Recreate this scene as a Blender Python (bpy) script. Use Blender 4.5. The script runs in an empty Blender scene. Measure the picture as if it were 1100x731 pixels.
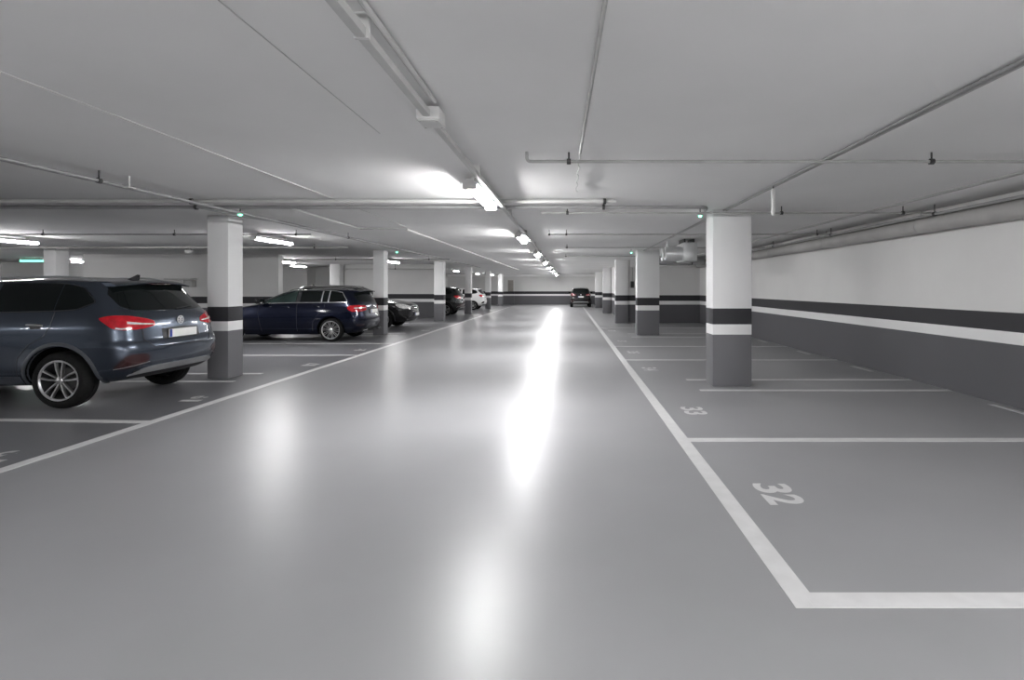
import bpy, bmesh, math, random
from mathutils import Vector, Matrix
from mathutils.bvhtree import BVHTree
random.seed(4)
PI = math.pi
SC = bpy.context.scene
COL = SC.collection
R = math.radians

# ------------------------------------------------------------------ materials
def mat(name, base, rough=.5, metal=0., coat=0., emis=None, estr=0., spec=.5, noise=None, bump=None, alpha=None, trans=0.):
    m = bpy.data.materials.new(name); m.use_nodes = True
    nt = m.node_tree; p = nt.nodes['Principled BSDF']
    p.inputs['Base Color'].default_value = (*base, 1)
    p.inputs['Roughness'].default_value = rough
    p.inputs['Metallic'].default_value = metal
    p.inputs['Coat Weight'].default_value = coat
    p.inputs['Coat Roughness'].default_value = .06
    p.inputs['Specular IOR Level'].default_value = spec
    p.inputs['Transmission Weight'].default_value = trans
    if emis:
        p.inputs['Emission Color'].default_value = (*emis, 1); p.inputs['Emission Strength'].default_value = estr
    if noise or bump:
        tc = nt.nodes.new('ShaderNodeTexCoord')
    if noise:   # (scale, amount): soft tone variation
        n = nt.nodes.new('ShaderNodeTexNoise'); n.inputs['Scale'].default_value = noise[0]; n.inputs['Detail'].default_value = 4
        nt.links.new(tc.outputs['Object'], n.inputs['Vector'])
        r = nt.nodes.new('ShaderNodeValToRGB')
        lo = [max(0, c*(1-noise[1])) for c in base]; hi = [min(1, c*(1+noise[1])) for c in base]
        r.color_ramp.elements[0].position = .3; r.color_ramp.elements[1].position = .7
        r.color_ramp.elements[0].color = (*lo, 1); r.color_ramp.elements[1].color = (*hi, 1)
        nt.links.new(n.outputs['Fac'], r.inputs['Fac']); nt.links.new(r.outputs['Color'], p.inputs['Base Color'])
    if bump:    # (scale, strength, distance)
        n = nt.nodes.new('ShaderNodeTexNoise'); n.inputs['Scale'].default_value = bump[0]; n.inputs['Detail'].default_value = 3
        nt.links.new(tc.outputs['Object'], n.inputs['Vector'])
        b = nt.nodes.new('ShaderNodeBump'); b.inputs['Strength'].default_value = bump[1]; b.inputs['Distance'].default_value = bump[2]
        nt.links.new(n.outputs['Fac'], b.inputs['Height']); nt.links.new(b.outputs['Normal'], p.inputs['Normal'])
    return m

def banded(name, grey, dark, stripe, white, rough=.55):
    """Garage wall paint: grey plinth, white stripe, dark stripe, white above, by height over the floor."""
    m = mat(name, white, rough, spec=.25)
    nt = m.node_tree; p = nt.nodes['Principled BSDF']
    g = nt.nodes.new('ShaderNodeNewGeometry'); s = nt.nodes.new('ShaderNodeSeparateXYZ')
    nt.links.new(g.outputs['Position'], s.inputs[0])
    d = nt.nodes.new('ShaderNodeMath'); d.operation = 'DIVIDE'; d.inputs[1].default_value = 2.0
    nt.links.new(s.outputs['Z'], d.inputs[0])
    r = nt.nodes.new('ShaderNodeValToRGB'); r.color_ramp.interpolation = 'CONSTANT'
    e = r.color_ramp.elements
    e[0].position = 0; e[0].color = (*grey, 1)
    e[1].position = .785/2; e[1].color = (*stripe, 1)
    for z, c in ((.940, dark), (1.18, white)):
        k = e.new(z/2); k.color = (*c, 1)
    nt.links.new(d.outputs[0], r.inputs['Fac'])
    tc = nt.nodes.new('ShaderNodeTexCoord')
    n = nt.nodes.new('ShaderNodeTexNoise'); n.inputs['Scale'].default_value = 1.3; n.inputs['Detail'].default_value = 5
    nt.links.new(tc.outputs['Object'], n.inputs['Vector'])
    mr = nt.nodes.new('ShaderNodeMapRange'); mr.inputs['To Min'].default_value = .93; mr.inputs['To Max'].default_value = 1.05
    nt.links.new(n.outputs['Fac'], mr.inputs['Value'])
    mx = nt.nodes.new('ShaderNodeMix'); mx.data_type = 'RGBA'; mx.blend_type = 'MULTIPLY'; mx.inputs[0].default_value = 1
    nt.links.new(r.outputs['Color'], mx.inputs[6]); nt.links.new(mr.outputs[0], mx.inputs[7])
    nt.links.new(mx.outputs[2], p.inputs['Base Color'])
    n2 = nt.nodes.new('ShaderNodeTexNoise'); n2.inputs['Scale'].default_value = 40
    nt.links.new(tc.outputs['Object'], n2.inputs['Vector'])
    b = nt.nodes.new('ShaderNodeBump'); b.inputs['Strength'].default_value = .15; b.inputs['Distance'].default_value = .004
    nt.links.new(n2.outputs['Fac'], b.inputs['Height']); nt.links.new(b.outputs['Normal'], p.inputs['Normal'])
    return m

M = {}
M['wall'] = banded('wall_paint', (.098, .098, .105), (.034, .034, .038), (.74, .74, .74), (.66, .657, .648))
M['column'] = banded('column_paint', (.150, .150, .158), (.034, .034, .038), (.76, .76, .76), (.73, .73, .73))
M['ceiling'] = mat('ceiling_paint', (.76, .757, .75), .8, noise=(.5, .05), bump=(25, .1, .004))
def floor_mat():
    m = mat('floor_epoxy', (.175, .176, .180), .25, spec=.28, bump=(170, .20, .0012))
    nt = m.node_tree; p = nt.nodes['Principled BSDF']
    tc = nt.nodes.new('ShaderNodeTexCoord')
    n = nt.nodes.new('ShaderNodeTexNoise'); n.inputs['Scale'].default_value = .7; n.inputs['Detail'].default_value = 6
    nt.links.new(tc.outputs['Object'], n.inputs['Vector'])
    a = nt.nodes.new('ShaderNodeMapRange'); a.inputs['To Min'].default_value = .31; a.inputs['To Max'].default_value = .36
    nt.links.new(n.outputs['Fac'], a.inputs['Value']); nt.links.new(a.outputs[0], p.inputs['Roughness'])
    r = nt.nodes.new('ShaderNodeValToRGB')
    r.color_ramp.elements[0].position = .3; r.color_ramp.elements[0].color = (.240, .241, .247, 1)
    r.color_ramp.elements[1].position = .7; r.color_ramp.elements[1].color = (.270, .271, .278, 1)
    nt.links.new(n.outputs['Fac'], r.inputs['Fac'])
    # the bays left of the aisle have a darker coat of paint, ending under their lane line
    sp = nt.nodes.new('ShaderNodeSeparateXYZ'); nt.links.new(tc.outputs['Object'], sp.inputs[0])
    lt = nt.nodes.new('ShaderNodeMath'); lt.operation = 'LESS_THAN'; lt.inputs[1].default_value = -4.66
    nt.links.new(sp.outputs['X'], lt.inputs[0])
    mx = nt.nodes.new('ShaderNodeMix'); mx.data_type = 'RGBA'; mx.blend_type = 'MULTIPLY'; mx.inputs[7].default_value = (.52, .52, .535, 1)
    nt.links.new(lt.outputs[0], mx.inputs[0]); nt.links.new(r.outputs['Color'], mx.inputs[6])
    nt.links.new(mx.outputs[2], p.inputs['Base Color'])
    return m
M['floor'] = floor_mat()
M['paintline'] = mat('white_floor_paint', (.56, .56, .56), .4, noise=(9, .05))
M['pipe'] = mat('galvanised_pipe', (.42, .42, .41), .42, .35, noise=(6, .12))
M['ductgrey'] = mat('grey_duct_paint', (.36, .355, .345), .6, spec=.3, noise=(3, .08))
M['pipe_grey'] = mat('grey_painted_pipe', (.30, .30, .30), .45, .2, noise=(6, .1))
M['conduit'] = mat('white_conduit', (.50, .50, .49), .5, noise=(5, .06))
M['pipe_pale'] = mat('pale_painted_pipe', (.46, .46, .45), .5, noise=(6, .08))
M['cable'] = mat('grey_cable', (.25, .25, .25), .6, noise=(20, .2))
M['clamp'] = mat('black_clamp', (.03, .03, .03), .5, noise=(30, .2))
M['plastic'] = mat('white_plastic', (.58, .58, .57), .4, noise=(12, .04))
M['lamp'] = mat('lamp_diffuser', (.9, .9, .9), .4, emis=(1, .99, .995), estr=182)
M['lamp_fill'] = mat('lamp_diffuser_fill', (.9, .9, .9), .4, emis=(1, .99, .995), estr=225)  # stronger emission for the added fill lamps out of view
M['lamp_mid'] = mat('lamp_diffuser_mid', (.9, .9, .9), .4, emis=(1, .99, .99), estr=112)  # emission set lower to soften the near left lamp's floor reflection
M['lamp_dim'] = mat('lamp_diffuser_dim', (.9, .9, .9), .4, emis=(1, .99, .99), estr=80)  # weakest emission, set to keep the far left walls from overbrightening
M['green'] = mat('green_indicator', (.1, .6, .4), .3, emis=(.15, 1, .55), estr=6)
M['greenlit'] = mat('green_sign_light', (.1, .6, .4), .3, emis=(.2, 1, .65), estr=2.2)
M['steel'] = mat('fan_steel', (.62, .63, .63), .32, .7, noise=(8, .08))
M['darkmetal'] = mat('dark_metal', (.06, .06, .06), .5, .4, noise=(9, .2))
M['door_grey'] = mat('door_grey', (.30, .28, .26), .5, noise=(3, .08))
# cars
M['tyre'] = mat('tyre_rubber', (.008, .008, .008), .8, spec=.2, noise=(30, .2))
M['alloy'] = mat('alloy_rim', (.55, .55, .56), .28, .85, noise=(20, .05))
M['alloy_dark'] = mat('dark_rim_barrel', (.035, .035, .037), .5, .4, noise=(20, .1))
M['glass'] = mat('tinted_car_glass', (.006, .008, .008), .06, spec=.30, noise=(2, .3))
M['glass_clear'] = mat('green_car_glass', (.022, .036, .033), .06, spec=.40, noise=(3, .4))
M['blackplastic'] = mat('black_trim', (.018, .018, .02), .45, noise=(30, .15))
M['greytrim'] = mat('grey_arch_trim', (.045, .05, .06), .5, noise=(30, .1))
M['chrome'] = mat('chrome', (.78, .78, .78), .16, 1., noise=(10, .03))
M['badge'] = mat('badge_silver', (.72, .73, .74), .4, .3, noise=(10, .03))
M['silver'] = mat('silver_trim', (.50, .51, .52), .35, .7, noise=(10, .05))
M['red'] = mat('red_lamp', (.42, .006, .014), .12, coat=.8, noise=(18, .25))
M['red_far'] = mat('deep_red_lamp', (.16, .006, .012), .15, coat=.6, noise=(18, .25))
M['red_dark'] = mat('dark_red_lamp', (.030, .006, .007), .2, coat=.4, noise=(18, .2))
M['lampglass'] = mat('headlamp_lens', (.70, .70, .69), .2, .2, coat=1, noise=(25, .35))
M['plate'] = mat('number_plate_white', (.80, .80, .78), .4, noise=(20, .03))
M['plateblue'] = mat('plate_blue_band', (.02, .05, .30), .4, noise=(20, .05))
M['well'] = mat('wheel_well', (.004, .004, .004), .9, spec=.1, noise=(20, .2))
def paint(name, c, metal=.72, rough=.27):
    return mat(name, c, rough, metal, coat=.55, spec=.35, noise=(400, .06))
M['suv_blue'] = paint('blue_grey_paint', (.054, .067, .090))
M['navy'] = paint('navy_paint', (.0035, .006, .020))
M['black'] = paint('black_paint', (.012, .012, .013), .3)
M['darkgreen'] = paint('charcoal_paint', (.020, .022, .022), .4)
M['white_car'] = paint('white_paint', (.72, .72, .72), 0, .35)

# ------------------------------------------------------------------ mesh helpers
def obj(name, vf, material, parent=None, smooth=True, angle=35):
    verts, faces = vf[0], vf[1]
    me = bpy.data.meshes.new(name)
    me.from_pydata([tuple(v) for v in verts], [], faces)
    bm = bmesh.new(); bm.from_mesh(me)
    bmesh.ops.recalc_face_normals(bm, faces=bm.faces); bm.to_mesh(me); bm.free()
    mats = material if isinstance(material, (list, tuple)) else [material]
    for m in mats: me.materials.append(m)
    if smooth:
        for p in me.polygons: p.use_smooth = True
        me.set_sharp_from_angle(angle=R(angle))
    o = bpy.data.objects.new(name, me); COL.objects.link(o)
    if parent: o.parent = parent
    return o

def join(*parts):
    V, F = [], []
    for v, f in parts:
        b = len(V); V += [tuple(p) for p in v]; F += [tuple(i+b for i in q) for q in f]
    return V, F

def box(x0, x1, y0, y1, z0, z1, bev=0.0, seg=2):
    if x0 > x1: x0, x1 = x1, x0
    if y0 > y1: y0, y1 = y1, y0
    if z0 > z1: z0, z1 = z1, z0
    V = [(x0,y0,z0),(x1,y0,z0),(x1,y1,z0),(x0,y1,z0),(x0,y0,z1),(x1,y0,z1),(x1,y1,z1),(x0,y1,z1)]
    F = [(0,3,2,1),(4,5,6,7),(0,1,5,4),(1,2,6,5),(2,3,7,6),(3,0,4,7)]
    if not bev: return V, F
    bm = bmesh.new(); vs = [bm.verts.new(v) for v in V]
    for f in F: bm.faces.new([vs[i] for i in f])
    bmesh.ops.bevel(bm, geom=bm.edges[:], offset=bev, segments=seg, affect='EDGES', profile=.5)
    bm.verts.index_update()
    out = [v.co[:] for v in bm.verts], [tuple(v.index for v in f.verts) for f in bm.faces]
    bm.free(); return out

def tube(pts, r, n=10, caps=True):
    pts = [Vector(p) for p in pts]
    V, F = [], []
    up = None
    for i, p in enumerate(pts):
        if i == 0: t = pts[1]-p
        elif i == len(pts)-1: t = p-pts[i-1]
        else: t = (pts[i+1]-p).normalized() + (p-pts[i-1]).normalized()
        t.normalize()
        if up is None:
            up = t.orthogonal().normalized()
        else:
            up = (up - t*up.dot(t))
            up = up.normalized() if up.length > 1e-6 else t.orthogonal().normalized()
        s = t.cross(up)
        rr = r[i] if isinstance(r, (list, tuple)) else r
        for k in range(n):
            a = 2*PI*k/n
            V.append(p + up*math.cos(a)*rr + s*math.sin(a)*rr)
    for i in range(len(pts)-1):
        for k in range(n):
            a, b = i*n+k, i*n+(k+1) % n
            F.append((a, b, b+n, a+n))
    if caps:
        F.append(tuple(range(n))[::-1]); F.append(tuple((len(pts)-1)*n+k for k in range(n)))
    return V, F

def arc_pts(p0, corner, p1, rad, n=6):
    """polyline p0 -> rounded corner -> p1"""
    p0, c, p1 = Vector(p0), Vector(corner), Vector(p1)
    a = c + (p0-c).normalized()*rad; b = c + (p1-c).normalized()*rad
    out = [p0]
    for i in range(n+1):
        t = i/n
        out.append(a*(1-t)**2 + c*2*t*(1-t) + b*t*t)
    out.append(p1); return out

def lathe(prof, n=32, axis='Y', closed=False):
    """prof: list of (radius, along). revolve about axis."""
    V, F = [], []; m = len(prof)
    for k in range(n):
        a = 2*PI*k/n; c, s = math.cos(a), math.sin(a)
        for (r, h) in prof:
            if axis == 'Y': V.append((r*c, h, r*s))
            elif axis == 'X': V.append((h, r*c, r*s))
            else: V.append((r*c, r*s, h))
    for k in range(n):
        k2 = (k+1) % n
        for i in range(m if closed else m-1):
            j = (i+1) % m
            F.append((k*m+i, k*m+j, k2*m+j, k2*m+i))
    return V, F

def move(vf, d, rot=None):
    Mx = Matrix.Translation(d) @ (rot if rot is not None else Matrix())
    return [tuple(Mx @ Vector(v)) for v in vf[0]], vf[1]

def thing(name, label, cat, loc=(0,0,0), rz=0, group=None):
    o = bpy.data.objects.new(name, None); COL.objects.link(o)
    o.empty_display_size = .1
    o.location = loc; o.rotation_euler = (0,0,rz)
    o['label'] = label; o['category'] = cat; o['kind'] = 'thing'
    if group: o['group'] = group
    return o

def tag(o, label, cat, group=None, kind='thing'):
    o['label'] = label; o['category'] = cat; o['kind'] = kind
    if group: o['group'] = group
    return o

def struct(name, vf, m, parent=None):
    o = obj(name, vf, m, parent, smooth=False); o['kind'] = 'structure'; return o

def dup(root, loc, label=None, group=None):
    r = root.copy(); COL.objects.link(r); r.location = loc
    if label: r['label'] = label
    if group: r['group'] = group
    for ch in list(root.children):
        c = ch.copy(); COL.objects.link(c); c.parent = r
        for g in list(ch.children):
            d = g.copy(); COL.objects.link(d); d.parent = c
    return r

# ------------------------------------------------------------------ the setting
H = 2.70
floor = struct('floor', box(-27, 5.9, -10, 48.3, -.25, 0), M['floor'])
ceiling = struct('ceiling', box(-27, 5.9, -10, 48.3, H, H+.25), M['ceiling'])
struct('wall_right', box(5.58, 5.85, -9.9, 22.6, 0, H), M['wall'])
struct('wall_stairwell', box(2.52, 5.85, 22.6, 48.2, 0, H), M['wall'])
struct('wall_far', box(-11.2, 2.52, 48.0, 48.25, 0, H), M['wall'])
struct('wall_left_far', box(-11.25, -11.0, 27.2, 48.2, 0, H), M['wall'])
struct('wall_crossing', box(-11.4, -6.5, 27.0, 27.25, 0, H), M['wall'])
struct('wall_recess', box(-14.8, -11.25, 31.0, 31.25, 0, H), M['wall'])
struct('wall_recess_left', box(-22.0, -14.8, 30.0, 31.25, 0, H), M['wall'])
struct('wall_partition', box(-17.4, -10.4, 19.0, 19.3, 0, H), M['wall'])
struct('wall_left_back', box(-26.9, -17.4, 25.0, 25.3, 0, H), M['wall'])
struct('wall_left', box(-26.95, -26.7, -9.9, 25, 0, H), M['wall'])
struct('wall_behind', box(-26.9, 5.8, -10, -9.75, 0, H), M['wall'])
struct('trim_stairwell_beam', box(2.62, 5.29, 22.35, 22.595, 2.40, H-.002), M['ceiling'])
struct('trim_far_beam', box(-10.9, 2.45, 47.4, 47.99, 2.52, H-.002), M['ceiling'])

# painted floor markings (parts of the floor)
def mark(name, x0, x1, y0, y1, label=None):
    o = obj(name, box(x0, x1, y0, y1, -.002, .0031 if name == 'bay_line' else .0025), M['paintline'], floor, smooth=False)
    if label: o['label'] = label
    return o
LW = .06
mark('lane_line', 1.064, 1.184, 2.485, 42.0, 'long white lane line on the right of the aisle')
mark('bay_line', 1.15, 5.575, 2.4845, 2.607, 'white line closing the nearest bay')
mark('bay_line', 1.15, 5.575, 5.17, 5.29)
for c in (7.77, 8.66): mark('bay_line', 1.92, 5.575, c-.05, c+.05)
for c in (11.05, 13.6): mark('bay_line', 1.15, 5.575, c-.05, c+.05)
for c in (16.2, 17.35): mark('bay_line', 1.92, 5.575, c-.05, c+.05)
for c in (19.9,): mark('bay_line', 1.15, 5.575, c-.05, c+.05)
for c in (6.5, 9.85, 12.3, 14.9, 18.6): mark('stop_mark', 5.40, 5.48, c-.33, c+.33)
mark('lane_line', -4.72, -4.60, -6, 41.0, 'long white lane line on the left of the aisle')
def skew_line(x0, x1, y0, y1, w):
    V = [(x0,y0-w,-.002),(x1,y1-w,-.002),(x1,y1+w,-.002),(x0,y0+w,-.002)]
    V += [(x,y,.0031) for x,y,z in V]
    return obj('bay_line', (V, [(0,3,2,1),(4,5,6,7),(0,1,5,4),(1,2,6,5),(2,3,7,6),(3,0,4,7)]), M['paintline'], floor, smooth=False)
skew_line(-9.8, -4.7, 6.20, 5.93, .055)
for c in (8.50, 9.28): mark('bay_line', -9.8, -5.36, c-.05, c+.05)
for c in (11.8, 14.30): mark('bay_line', -9.8, -4.70, c-.05, c+.05)
for c in (16.62, 17.42): mark('bay_line', -9.8, -5.36, c-.05, c+.05)
for c in (20.0, 22.6): mark('bay_line', -9.8, -4.70, c-.05, c+.05)

def number(txt, cx, cy, rz, h=.27, w=.19, gap=.024):
    """painted bay number; every digit fitted to one stencil size"""
    V, F = [], []
    for i, ch in enumerate(txt):
        cu = bpy.data.curves.new('digit', 'FONT'); cu.body = ch; cu.size = 1; cu.offset = .028
        to = bpy.data.objects.new('digit', cu); COL.objects.link(to)
        me = to.evaluated_get(bpy.context.evaluated_depsgraph_get()).to_mesh()
        vs = [v.co.copy() for v in me.vertices]; fs = [tuple(p.vertices) for p in me.polygons]
        bpy.data.objects.remove(to); bpy.data.curves.remove(cu)
        x0 = min(v.x for v in vs); x1 = max(v.x for v in vs); y0 = min(v.y for v in vs); y1 = max(v.y for v in vs)
        off = (i-(len(txt)-1)/2)*(w+gap)
        b = len(V)
        ww = w*.55 if ch == '1' else w
        for v in vs: V.append(((v.x-x0)/(x1-x0)*ww-ww/2+off, (v.y-y0)/(y1-y0)*h-h/2, .003))
        F += [tuple(k+b for k in f) for f in fs]
    Mx = Matrix.Translation((cx, cy, 0)) @ Matrix.Rotation(rz, 4, 'Z')
    o = obj('bay_number', ([Mx @ Vector(v) for v in V], F), M['paintline'], floor, smooth=False)
    o['label'] = 'white painted bay number ' + txt
    for p in o.data.polygons:
        if p.normal.z < 0: p.flip()
    return o
for t, y in (('32', 3.86), ('33', 6.47), ('34', 9.80), ('35', 12.35), ('36', 14.85), ('37', 18.5)):
    number(t, 1.525 if y < 8 else 1.50, y, -PI/2)
for t, y in (('19', 4.68), ('18', 7.15), ('17', 10.35), ('16', 12.85), ('15', 18.6)):
    number(t, -5.02, y, PI/2)

# ------------------------------------------------------------------ columns
def column(x0, x1, y0, y1, label, grp):
    o = obj('square_column', box(x0, x1, y0, y1, 0, H-.001, .012, 2), M['column'], smooth=True, angle=25)
    tag(o, label, 'column', grp)
    return o
G = 'square columns on the right of the aisle'
column(2.19, 2.785, 8.07, 8.47, 'nearest and largest square column, standing between bays 33 and 34 on the right', G)
column(2.155, 2.86, 16.75, 17.15, 'second square column on the right, just left of the hanging fan', G)
column(1.98, 2.515, 22.45, 22.85, 'third square column on the right, at the corner of the end wall', G)
column(2.02, 2.50, 31.3, 31.7, 'fourth square column on the right, half hidden behind the third', G)
column(1.98, 2.50, 39.8, 40.2, 'farthest square column on the right, next to the distant black car', G)
G = 'square columns on the left of the aisle'
column(-5.98, -5.63, 8.77, 9.17, 'nearest left column, right behind the blue-grey SUV', G)
column(-6.20, -5.86, 16.80, 17.20, 'second left column, between the navy wagon and the black car', G)
column(-6.07, -5.65, 23.9, 24.32, 'third left column, in front of the crossing wall', G)
column(-6.00, -5.63, 30.5, 30.9, 'fourth left column, between the charcoal car and the white car', G)
column(-5.98, -5.63, 38.0, 38.4, 'fifth left column, just right of the white car', G)
column(-5.98, -5.60, 44.8, 45.2, 'farthest left column, near the end wall', G)
column(-15.25, -14.88, 15.4, 15.8, 'white column seen over the roof of the blue-grey SUV', 'columns deep in the left bays')
column(-11.95, -11.45, 26.5, 26.95, 'pale column seen above the navy wagon roof', 'columns deep in the left bays')

# ------------------------------------------------------------------ lamps
def lamp_proto():
    t = thing('ceiling_lamp', 'x', 'lamp', (0,0,H), 0, 'fluorescent lamps down the middle of the aisle')
    L = .76
    # housing: tapered tray with an end plate at each end
    hv = []
    for y in (-L, L):
        hv += [(-.045,y,-.06),(.045,y,-.06),(.045,y,-.085),(.088,y,-.10),(.088,y,-.113),(-.088,y,-.113),(-.088,y,-.10),(-.045,y,-.085)]
    hf = [tuple(range(8)), tuple(range(15,7,-1))] + [(i,(i+1)%8,8+(i+1)%8,8+i) for i in range(8)]
    obj('housing', (hv, hf), M['plastic'], t, smooth=False)
    n = 10; dv = []
    for y in (-L+.02, L-.02):
        for i in range(n+1):
            a = PI*i/n
            dv.append((.07*math.cos(a), y, -.110-.055*math.sin(a)))
    df = [(i, i+1, n+2+i, n+1+i) for i in range(n)] + [(0, n, 2*n+1, n+1), tuple(range(n+1)), tuple(range(2*n+1, n, -1))]
    obj('diffuser', (dv, df), M['lamp'], t)
    for s in (-1, 1):
        obj('end_cap', box(-.076, .076, s*L, s*(L-.022), -.169, -.102, .006), M['plastic'], t)
        obj('bracket', box(-.02, .02, s*.55-.02, s*.55+.02, -.062, -.001), M['plastic'], t, smooth=False)
    return t
lamp0 = lamp_proto()
main_lamps = [6.3, 11.6, 17.1, 22.6, 28.1, 33.6, 39.1, 44.4]
ords = ['nearest', 'second', 'third', 'fourth', 'fifth', 'sixth', 'seventh', 'farthest']
for i, y in enumerate(main_lamps):
    lb = ords[i] + ' ceiling lamp in the row along the aisle trunking'
    if i == 0:
        lamp0.location = (-1.035, y, H); lamp0['label'] = lb
    else:
        dup(lamp0, (-1.035, y, H), lb)
gl = 'fluorescent lamps over the left bays'
DIM = [c for c in lamp0.children if c.name.startswith('diffuser')][0].data.copy(); DIM.materials[0] = M['lamp_dim']
MID = DIM.copy(); MID.materials[0] = M['lamp_mid']
for (x, y, lb) in ((-6.75, 12.1, 'glowing tube lamp just right of the nearest left column, above the navy wagon'),
                   (-12.75, 11.95, 'glowing tube lamp at the left edge above the blue-grey SUV'),
                   (-7.3, 21.9, 'glowing lamp just right of the second left column'),
                   (-11.75, 21.9, 'lamp in the deep recess above the navy wagon windscreen'),
                   (-13.4, 26.2, 'small farther lamp in the deep recess above the navy wagon'),
                   (-7.2, 33.7, 'lamp above the charcoal car, between third and fourth left columns'),
                   (-7.07, 40.7, 'lamp above the white car, between fourth and fifth left columns'),
                   (-6.35, 43.5, 'last small lamp on the left before the end wall')):
    d = dup(lamp0, (x, y, H), lb, gl)
    if -9 < x and y > 20 or x < -12 and y > 20:
        for ch in d.children:
            if ch.name.startswith('diffuser'): ch.data = DIM
    elif x > -9:
        for ch in d.children:
            if ch.name.startswith('diffuser'): ch.data = MID
# unseen fill lamps, added to brighten the near part of the garage
gb = 'added fill lamps out of view'
FILL = DIM.copy(); FILL.materials[0] = M['lamp_fill']
FILL_LAMPS = [(-1.03, -2.8), (3.3, -.5), (3.3, -3.4), (-1.03, -4.9), (-3.4, -1.8), (-13.7, -1.0), (-16.5, 5.0), (-21.0, 6.0), (-21, 16), (3.3, -7.5), (-4.0, -7.5)]
for (x, y) in FILL_LAMPS:
    d = dup(lamp0, (x, y, H), 'added white fill lamp on the ceiling, out of view', gb)
    for ch in d.children:
        if ch.name.startswith('diffuser'): ch.data = FILL

# lamps hidden behind the stairwell side of the right bays are not needed

# ------------------------------------------------------------------ ceiling services
def pipe(name, label, cat, pts, r, material, clamps=(), group=None, cr=None, n=10, hang=True, extra=()):
    t = thing(name, label, cat, pts[0], 0, group)
    o0 = Vector(pts[0])
    obj('tube', join(tube([Vector(p)-o0 for p in pts], r, n), *[tube([Vector(p)-o0 for p in e], r, n) for e in extra]), material, t)
    for c in clamps:
        c = Vector(c) - o0
        rr = (r if not isinstance(r, (list, tuple)) else r[0])
        axis = 'X'
        a, b = Vector(pts[0]), Vector(pts[-1])
        if abs((b-a).y) > abs((b-a).x): axis = 'Y'
        top = H - .003 - o0.z
        ring = lathe([(rr+.012, -.018), (rr+.012, .018), (rr*.8, .018), (rr*.8, -.018)], 12, axis, True)
        parts = [move(ring, c)]
        if hang: parts.append(tube([(c.x, c.y, c.z+rr), (c.x, c.y, top)], .008, 6))
        obj('clamp', join(*parts), M['clamp'], t)
    return t
gs = 'sprinkler pipes running across the aisle'
pipe('sprinkler_pipe', 'thin pipe crossing the ceiling nearest the camera on the right', 'pipe',
     arc_pts((-.37, 4.68, H), (-.37, 4.68, 2.615), (5.40, 4.68, 2.615), .04), .014, M['pipe'], [(0, 4.68, 2.615), (3.2, 4.68, 2.615)], gs)
pipe('ceiling_pipe', 'pale thick pipe crossing the left half, ending right of the nearest lamp', 'pipe',
     [(-19, 7.1, 2.659), (.63, 7.1, 2.659)], .027, M['pipe_pale'], [(-5.05, 7.1, 2.659), (.48, 7.1, 2.659), (-12, 7.1, 2.659)], gs)
pts = [(-19, 7.48, 2.64), (1.68, 7.48, 2.64)] + arc_pts((1.70, 7.48, 2.64), (1.955, 7.48, 2.64), (1.985, 7.73, 2.632), .13)[1:]
pipe('ceiling_pipe', 'dark grey pipe that bends away beside the top of the nearest right column', 'pipe', pts, .026, M['pipe_grey'],
     [(-5.25, 7.48, 2.64), (.49, 7.48, 2.64), (-12, 7.48, 2.64)], gs)
pipe('sprinkler_pipe', 'thin pipe passing the top of the nearest right column', 'pipe',
     [(-.40, 7.78, 2.60), (5.40, 7.78, 2.60)], .014, M['pipe'], [(-.02, 7.78, 2.60), (3.12, 7.78, 2.6), (4.9, 7.78, 2.60)], gs)
pipe('sprinkler_pipe', 'thin pipe above the second right column with a knob at its left end', 'pipe',
     [(-.43, 10.9, 2.60), (5.40, 10.9, 2.60)], [.013, .013], M['pipe'], [(-.40, 10.9, 2.60), (-.05, 10.9, 2.60), (5.1, 10.9, 2.60)], gs)
pipe('sprinkler_pipe', 'thin pipe crossing the left bays behind the nearest left column', 'pipe',
     [(-19, 10.9, 2.60), (-5.3, 10.9, 2.60)], .016, M['pipe_grey'], [(-10.8, 10.9, 2.6), (-8.1, 10.9, 2.6), (-5.6, 10.9, 2.6)], gs)
for i, (y, xa, lb) in enumerate(((14.6, -.1, 'thin pipe crossing to the right between the second and third aisle lamps'),
                              (18.6, -.15, 'distant thin pipe just beyond the third aisle lamp'))):
    pipe('sprinkler_pipe', lb, 'pipe', [(xa, y, 2.61), (5.4, y, 2.61)], .014, M['pipe'], [(xa+.05, y, 2.61)], gs)
pipe('sprinkler_pipe', 'distant pipe crossing the left bays in front of the partition wall', 'pipe', [(-19, 14.4, 2.60), (-6.0, 14.4, 2.60)], .022, M['conduit'], [(-9.3, 14.4, 2.6), (-6.9, 14.4, 2.6)], gs)
pipe('sprinkler_pipe', 'farther pipe crossing the left bays above the black car', 'pipe', [(-11, 20.5, 2.60), (-4.6, 20.5, 2.60)], .022, M['pipe_grey'], [(-9.0, 20.5, 2.6), (-5.4, 20.5, 2.6)], gs)
pipe('sprinkler_pipe', 'thin pipe in front of the crossing wall on the left', 'pipe', [(-11, 26.3, 2.45), (-6.3, 26.3, 2.45)], .02, M['conduit'], [(-8.6, 26.3, 2.45)], gs)
gm = 'pipes and conduits running along the aisle'
pipe('main_pipe', 'long thin pipe running beside the round duct of the right wall', 'pipe', [(5.24, -6, 2.56), (5.24, 22.3, 2.56)], .020, M['pipe_grey'],
     [(5.24, y, 2.56) for y in (4.3, 7.6, 10.6, 13.6, 17, 20.3)], gm)
for k, x in enumerate((4.62, 4.70)):
    o = obj('conduit', tube([(x, -6, 2.685), (x, 22.3, 2.685)], .010, 8), M['conduit'])
    tag(o, ('inner' if k == 0 else 'outer') + ' of two thin conduits on the ceiling close to the right wall duct', 'conduit', gm)
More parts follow.
